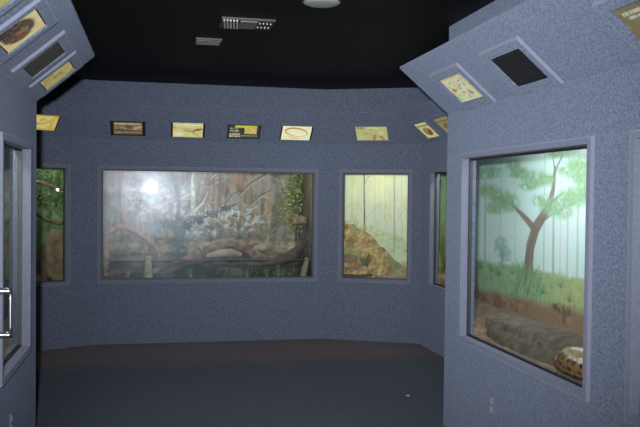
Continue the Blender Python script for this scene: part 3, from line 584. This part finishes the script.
# savanna case: rock and snake
rk = rock('boulder', (2.25, 4.28, .64), (.16, .62, .155), ROCKM, 'long low grey-brown boulder behind the big right window', fs=1.6, amp=.16, seed=2, flatb=-.03, sub_=5)
def snake():
    P = []; Rd = []; cx, cy = 2.14, 3.55; n = 74
    for k in range(n):
        t = k/(n-1); a = 5.6-t*14.5; r = .235-.115*t; z = .690+.052*min(max((t-.44)*2.4, 0), 1)
        P.append(Vector((cx+r*math.cos(a)*.45, cy+r*math.sin(a)*1.25, z))); Rd.append(.012+.037*math.sin(min(t*2.6, 1.57)) if t < .6 else .049-.026*max((t-.75)/.25, 0))
    e = thing('snake', (cx, cy, .64), 'coiled tan snake with dark-edged brown blotches at the glass by the boulder', 'snake')
    m = MB(); Q, Rr = m.tube(P, Rd, 16, 0, 9, 5)
    cols = []; L = 0; d = [0]
    for k in range(1, len(Q)): L += (Q[k]-Q[k-1]).length; d.append(L)
    for k in range(len(Q)):
        for j in range(16):
            a = 2*math.pi*j/16; u = d[k]/.105; row = math.floor(u); f = u-row-.5
            ang = (a-math.pi/2+math.pi) % (2*math.pi)-math.pi     # 0 on the back
            best = 9
            for off in (-.72+.2*(row % 2), .72+.2*(row % 2), 2.2):
                best = min(best, math.hypot(f/.40, (ang-off)/.55))
            c = np.array(lin((124, 96, 62)))
            if best < 1: c = lin((28, 14, 8)) if best > .52 else lin((120, 66, 34))
            elif abs(ang) > 2.3: c = lin((140, 122, 90))
            cols.append((*c, 1))
    m.build('body', SKIN, e, smooth=True, colors=cols)
    # head resting on the inner coil
    p, t = Q[-1], (Q[-1]-Q[-4]).normalized(); hm = MB()
    hq, hr = hm.tube([p-t*.01, p+t*.025, p+t*.055, p+t*.085, p+t*.10], [.024, .034, .033, .02, .006], 14, 0, 9, 4, .65)
    hm.build('head', SKIN, e, smooth=True, colors=[(*lin((150, 112, 66)), 1)]*len(hm.v))
    for sgn in (-1, 1):
        s = t.cross(Vector((0, 0, 1))).normalized(); em = MB(); c = p+t*.062+s*sgn*.026+Vector((0, 0, .012)); em.tube([c-s*sgn*.004, c, c+s*sgn*.004], [.002, .005, .001], 8, 0, 9, 2); em.build('eye', BLACK, e, smooth=True)
snake()

# ---------------------------------------------------------------- illuminated signs on the leaning bands
SG = {}
def sign_mat(k):
    if k not in SG: SG[k] = paint_mat('lit_sign_%s' % k, estr=k)
    return SG[k]
def text_rows(p, rows, col, seed=1, a=.9):
    r = np.random.default_rng(seed)
    for (xa, xb, y, h) in rows:
        x = xa
        while x < xb: wd = r.uniform(.012, .03); p.rect(x, min(x+wd, xb), y, y+h, col, a); x += wd+.005
def S(base): return Paint(0, 1, 0, .6, .0125, base)
def pic_gharial():
    p = S((98, 72, 40)); p.speck((120, 92, 56), .5, .1, 3); text_rows(p, [(.03, .97, .47, .08)], (216, 204, 160), 2); text_rows(p, [(.03, .14, .36, .05), (.18, .40, .36, .05), (.03, .14, .27, .05), (.18, .42, .29, .05), (.36, .62, .25, .04)], (190, 172, 128), 4)
    p.rect(.66, .98, .22, .44, (160, 138, 92)); p.line([(.67, .26), (.8, .32), (.97, .40)], [.02, .035, .02], (222, 206, 150), .9, .02); text_rows(p, [(.03, .25, .04, .09), (.27, .97, .08, .06)], (176, 160, 124), 6); p.rect(.27, .97, .02, .07, (96, 78, 50)); return p
def pic_skink():
    p = S((206, 202, 132)); p.grad(.35, .6, (214, 212, 158)); p.speck((190, 180, 90), .4, .15, 3); text_rows(p, [(.28, .95, .48, .05)], (232, 226, 186), 3, .8); p.line([(.0, .38), (.35, .37), (.7, .34), (1, .36)], [.008, .01, .012, .01], (150, 120, 60), .8); p.line([(.3, .30), (.5, .27), (.7, .25)], [.01, .035, .03], (140, 120, 60), .8, .03)
    p.line([(.68, .27), (.82, .32), (.97, .35)], [.015, .05, .02], (104, 74, 30), .95, .02); p.line([(.66, .22), (.78, .1), (.92, .02)], [.03, .015, .012], (150, 130, 50), .8, .02); p.blob(.2, .12, .18, .08, (226, 222, 190), .8); p.blob(.05, .4, .06, .12, (190, 150, 70), .5); return p
def pic_map():
    p = S((24, 20, 8)); p.rect(.20, .92, .47, .58, (196, 190, 40), .75); text_rows(p, [(.22, .9, .49, .07)], (228, 216, 60), 5, .8); p.rect(.52, .92, .20, .47, (200, 178, 84)); p.speck((230, 214, 130), .7, .09, 2, .5, ((p.X > .52) & (p.X < .92) & (p.Y > .2) & (p.Y < .5))*1.)
    text_rows(p, [(.05, .30, .40, .06), (.05, .15, .30, .06), (.20, .34, .27, .09)], (170, 170, 140), 5); p.rect(.14, .19, .22, .46, (70, 96, 60)); text_rows(p, [(.03, .38, .14, .07), (.03, .40, .05, .06)], (214, 206, 170), 6); text_rows(p, [(.42, .97, .08, .06)], (140, 150, 96), 7); return p
def pic_ring():
    p = S((226, 224, 176)); p.speck((240, 238, 200), .5, .2, 3)
    N = 40; pts = [(.50+.38*math.cos(a*2*math.pi/N), .33+.17*math.sin(a*2*math.pi/N)-.05*math.cos(a*2*math.pi/N)) for a in range(N+1)]; p.line(pts, [.018+.012*math.cos((i-14)*2*math.pi/N) for i in range(N+1)], (164, 128, 58), .95, .02); p.line(pts[:18], [.008]*18, (110, 80, 30), .8)
    p.line([(.28, .14), (.42, .08), (.62, .08)], [.015, .03, .02], (206, 176, 84), .8, .03); text_rows(p, [(.04, .26, .05, .05)], (220, 214, 110), 3, .7); p.blob(.85, .1, .1, .07, (214, 216, 220), .7); return p
def pic_lizard():
    p = S((190, 194, 120)); p.speck((168, 178, 104), .6, .12, 3); text_rows(p, [(.03, .35, .52, .05)], (120, 96, 56), 3); text_rows(p, [(.36, .75, .50, .06)], (222, 222, 180), 3)
    p.line([(.25, .36), (.45, .30), (.62, .22), (.80, .12)], [.02, .05, .05, .05], (206, 176, 110), .95, .03); p.line([(.5, .28), (.62, .42), (.74, .50)], [.03, .02, .01], (200, 190, 110), .9, .02); p.line([(.60, .2), (.55, .05)], [.05, .05], (170, 112, 60), .9, .03); p.line([(.78, .15), (.86, .04)], [.05, .04], (170, 112, 60), .9, .03)
    p.line([(.25, .34), (.4, .26), (.5, .22)], [.006, .006, .006], (104, 84, 50), .9); p.blob(.82, .32, .09, .08, (214, 214, 176), .8); p.blob(.25, .14, .14, .1, (196, 200, 170), .6, .8, .2, 4, .08); return p
def pic_toad():
    p = S((196, 190, 124)); p.speck((208, 204, 144), .5, .2, 3); p.rect(.05, .95, .52, .60, (196, 196, 130)); p.rect(.03, .97, .46, .51, (50, 40, 20), .8); p.blob(.5, .25, .32, .18, (96, 64, 34), 1, .4, .3, 5, .08); p.blob(.46, .30, .14, .1, (150, 130, 90), .9); p.blob(.5, .2, .07, .06, (104, 50, 24), .9); return p
def pic_brown():
    p = pic_toad(); p.mix(np.full_like(p.X, .55), (124, 96, 50)); return p
def pic_flowers():
    p = S((204, 206, 172)); p.speck((222, 222, 178), .7, .12, 3)
    r = np.random.default_rng(4)
    for k in range(34): p.line([(lambda x, y: [(x, y), (x+r.uniform(-.12, .12), y+r.uniform(-.1, .1))])(r.random(), r.random()*.6)][0], [.010, .014], [(104, 116, 60), (136, 140, 76), (92, 84, 50), (168, 170, 96)][k % 4], .8, .015)
    p.blob(.15, .30, .06, .06, (192, 92, 36), .95, .4); p.blob(.25, .30, .05, .03, (176, 108, 50), .8); p.blob(.72, .18, .10, .09, (104, 84, 70), .8, .6, .2, 7, .06); p.blob(.80, .26, .14, .1, (214, 216, 186), .8, .5, .3, 8, .06); p.rect(.0, 1, .57, .6, (170, 120, 50), .6); p.rect(.9, 1, 0, .6, (176, 160, 90), .6); return p
def pic_words():
    p = S((112, 108, 52)); p.speck((140, 136, 76), .7, .12, 3); p.speck((96, 70, 36), .6, .3, 8, .55); text_rows(p, [(.10, .96, .48, .045), (.16, .96, .41, .045)], (216, 220, 190), 3); text_rows(p, [(.22, .7, .27, .035), (.3, .5, .2, .04)], (196, 204, 160), 5, .7); return p
def pic_frog():
    p = S((206, 190, 136)); p.speck((216, 202, 156), .6, .2, 3); p.blob(.44, .27, .44, .27, (66, 46, 30), 1, .35, .35, 5, .08); p.blob(.22, .18, .26, .2, (44, 22, 20), 1, .5); p.blob(.1, .08, .2, .16, (36, 18, 18), 1, .5); p.blob(.52, .3, .1, .1, (130, 96, 50), .9, .6); p.blob(.74, .27, .12, .08, (112, 60, 34), .9, .5); p.speck((140, 110, 60), .5, .05, 6, .58, (((p.X-.42)/.36)**2+((p.Y-.26)/.2)**2 < .9)*1.); return p
def pic_dark():
    p = S((48, 46, 36)); p.speck((66, 62, 46), .6, .08, 3); p.speck((30, 30, 26), .6, .15, 4, .5); return p
def pic_yellow():
    p = S((184, 172, 100)); p.speck((206, 200, 136), .8, .1, 3); p.speck((150, 116, 60), .6, .12, 6, .56); p.blob(.5, .3, .16, .12, (140, 130, 84), .7, .6, .2, 3, .06); p.rect(0, .16, 0, .6, (170, 110, 56), .7); return p
def pic_leaf():
    p = S((170, 164, 80)); p.speck((200, 196, 110), .7, .12, 3); p.rect(.05, .95, .45, .58, (150, 140, 60), .6); return p
def pic_orange():
    p = S((196, 170, 76)); p.speck((222, 206, 120), .7, .14, 3); N = 24
    for (cx, cy, rr) in ((.55, .4, .16), (.62, .2, .17), (.3, .3, .14)): p.line([(cx+rr*math.cos(a/N*5), cy+.6*rr*math.sin(a/N*5)) for a in range(N)], [.022]*N, (222, 214, 160), .8, .02)
    p.line([(.3, .16), (.5, .26), (.72, .3)], [.02, .02, .01], (120, 88, 40), .8, .02); p.rect(0, 1, .54, .6, (160, 110, 40), .7); return p
def sign(wn, s0, pic, label, k=.8, gap=.006, u0=.052, h=.215, w_=.345, name='illuminated_sign', dark=False):
    s1 = s0+w_; u1 = u0+h; e = thing(name, sp(wn, (s0+s1)/2, u0, 0), label, 'sign', 'signs on the leaning bands above the windows')
    fn = lambda a, b, c: sp(wn, a, b, c)
    o_ = .055; n_ = o_ if wn in ('right', 'left') else .035; H = .014
    def ring(o, hh): return [fn(a, b, hh) for a, b in ((s0-o, u0-min(o, .05)), (s1+o, u0-min(o, .05)), (s1+o, u1+o), (s0-o, u1+o))]
    m = MB(); m.loops([ring(0, .001), ring(0, H), ring(n_-.008, H)], cap=False); m.build('sign_surround', CARPET if wn not in ('right', 'left') else CARPET, e)
    m = MB(); m.loops([ring(n_-.008, H), ring(n_-.002, H), ring(n_+.004, .0)], cap=False); m.build('edge_strip', EDGE if wn in ('right', 'left') else CARPET, e)
    m = MB(); g = gap; m.loops([[fn(a, b, c) for a, b in ((s0, u0), (s1, u0), (s1, u1), (s0, u1))] for c in (.001, .003)]); m.build('backing', BLACK, e)
    if pic is None:
        m = MB(); m.lbox(fn, s0+.004, s1-.004, u0+.004, u1-.004, .003, .006); m.build('blank_panel', DARKM, e)
    else:
        p = pic(); gx, gy = (g if isinstance(g, tuple) else (g, .006))
        p.mesh(lambda x, y: fn(s0+gx+(w_-2*gx)*x, u0+gy+(h-2*gy)*y/.6, .006), 'picture_panel', sign_mat(k), e)
    return e
sign('back', -.451, pic_gharial, 'brown lit sign with pale text, first above the wide window', .55, (.030, .020))
sign('back', .147, pic_skink, 'pale yellow lit sign with dark fish-like animal, second above wide window', .85, (.020, .004))
sign('back', .722, pic_map, 'black lit sign with bright yellow heading and square, third above wide window', .8, (.014, .012))
sign('back', 1.277, pic_ring, 'cream lit sign showing a thin brown ring, fourth above wide window', .95, (.018, .004))
sign('bright', .362, pic_lizard, 'pale green lit sign with brown animal, above the misty forest window', .75)
sign('side', .31, pic_toad, 'yellow lit sign with round brown animal, high beyond the right corner', .8)
sign('side', .87, pic_brown, 'brownish lit sign cut off by the near right corner', .6)
sign('right', .372, pic_flowers, 'cream lit sign with orange spot and green figures, at right band end', .75)
sign('right', 1.138, None, 'blank black sign panel on the right band', name='blank_sign')
sign('right', 2.255, pic_words, 'olive lit sign with white text in the top right corner', .55)
sign('right', 3.0, pic_leaf, 'olive lit sign on the right band nearest the camera', .55)
sign('left', -.455, pic_yellow, 'small yellow lit sign at the far lower end of the left band', .6, u0=.09)
sign('left', -1.005, pic_dark, 'dark brown unlit-looking sign between two others on the left band', .35, u0=.09)
sign('left', -1.715, pic_frog, 'lit sign with a dark brown frog-like animal on the left band', .8, u0=.09)
sign('left', -2.32, pic_leaf, 'yellow-green lit sign in the top left corner', .7, u0=.09)
sign('bleft', -.76, pic_orange, 'orange-yellow lit sign partly hidden beyond the left corner', .8, (.012, .004), u0=.075)

# ---------------------------------------------------------------- door with pull handle in the left wall
e = bpy.data.objects.new('door_1', None); COL.objects.link(e); e.location = wp('left', (DOOR[0]+DOOR[1])/2, 0, 0); e['kind'] = 'structure'
m = MB(); m.lbox(lambda a, b, c: wp('left', a, b, c), DOOR[0]+.004, DOOR[1]-.004, .0, .04, .006, 2.034); m.build('door_leaf', FRAME, e)
m = MB(); hs = -1.222
m.tube([wp('left', hs, -.060, .875), wp('left', hs, -.060, .98), wp('left', hs, -.060, 1.10)], [.009]*3, 12, sub=2)
hb = m.build('door_handle', CHROME, e, smooth=True)
for z in (.885, 1.090):
    m = MB(); m.tube([wp('left', hs, .0, z), wp('left', hs, -.030, z), wp('left', hs, -.066, z)], [.017, .015, .015], 12, sub=2); m.build('handle_standoff', CHROME, e, smooth=True)

# ---------------------------------------------------------------- ceiling fixtures
WHITE = mat('white_enamel', (.40, .40, .38), .5); GREYP = mat('grey_plate', (.10, .10, .10), .5); BLKM = mat('black_enamel', (.012, .012, .014), .45)
x0, x1, y0, y1 = .41, .76, 5.10, 5.38; Z = Ht
e = thing('ceiling_fixture', (.575, 5.1, Z), 'rectangular black ceiling fixture with white slats and grey centre plate', 'ceiling fixture')
m = MB(); m.box(x0, x1, y0, y1, Z-.014, Z-.001); m.build('housing', BLKM, e)
for k in range(5):
    xx = x0+.010+k*.021; m = MB(); m.lbox(lambda a, b, c: Vector((a+(b-y0)*.10, b, c)), xx, xx+.010, y0+.02, y1-.02, Z-.022, Z-.014); m.build('slat', WHITE, e)
m = MB(); m.box(x0+.125, x0+.235, y0+.03, y1-.03, Z-.020, Z-.014); m.build('centre_plate', GREYP, e)
for k in range(4):
    for j in range(2): m = MB(); c = Vector((x0+.255+k*.024, y0+.07+j*.12, Z-.014)); m.tube([c, c-Vector((0, 0, .008))], [.004, .0035], 8, sub=1); m.build('stud', WHITE, e)
e = thing('ceiling_light', (.95, 4.545, Z), 'pale round ceiling light cut off by the top edge', 'ceiling light')
def dome(name, r, prof, mt, c):
    m = MB(); m.loops([[Vector((c[0]+rr*math.cos(a*math.pi/16), c[1]+rr*math.sin(a*math.pi/16), Z-h)) for a in range(32)] for rr, h in prof]); m.build(name, mt, e, smooth=False)
dome('rim', .12, [(.118, .001), (.120, .006), (.112, .010)], BLKM, (.95, 4.545)); dome('diffuser', .11, [(.108, .009), (.106, .014), (.085, .022), (.04, .026)], mat('milky_diffuser', (.21, .22, .215), .5), (.95, 4.545))
e = thing('ceiling_plate', (.36, 5.93, Z), 'faint dark blue plate on the ceiling behind the slatted fixture', 'vent')  # dark blue plate with thin black strips
m = MB(); m.box(.28, .47, 5.82, 6.02, Z-.015, Z-.001); m.build('blue_plate', mat('blue_black', (.005, .007, .012), .5), e)
for k in range(4): m = MB(); m.box(.29, .46, 5.84+k*.045, 5.855+k*.045, Z-.022, Z-.015); m.build('slat', BLKM, e)

# ---------------------------------------------------------------- sockets low on the walls, scrap on the floor
def socket(wn, s, z, label):
    e = thing('wall_socket', wp(wn, s, 0, z-.057), label, 'socket', 'wall sockets'); fn = lambda a, b, c: wp(wn, a, b, c)
    m = MB(); m.lbox(fn, s-.035, s+.035, -.006, 0, z-.057, z+.057); m.build('cover_plate', FRAME, e)
    for dz in (-.026, .026): m = MB(); m.lbox(fn, s-.016, s+.016, -.009, -.006, z+dz-.017, z+dz+.017); m.build('outlet', mat('outlet_grey', (.25, .26, .28), .5), e)
socket('right', .778, .345, 'blue-grey wall socket below the big right window')
socket('left', -.86, .37, 'blue-grey wall socket below the near left window')
m = MB(); n = 7; c = Vector((1.934, 5.798, 0)); m.loops([[c+Vector((.014*math.cos(a*6.283/n)*(1+.3*(a % 2)), .018*math.sin(a*6.283/n), z)) for a in range(n)] for z in (.001, .006)]); tag(m.build('paper_scrap', WHITE, None, c), 'tiny white paper scrap on the dark floor near the right corner', 'scrap')
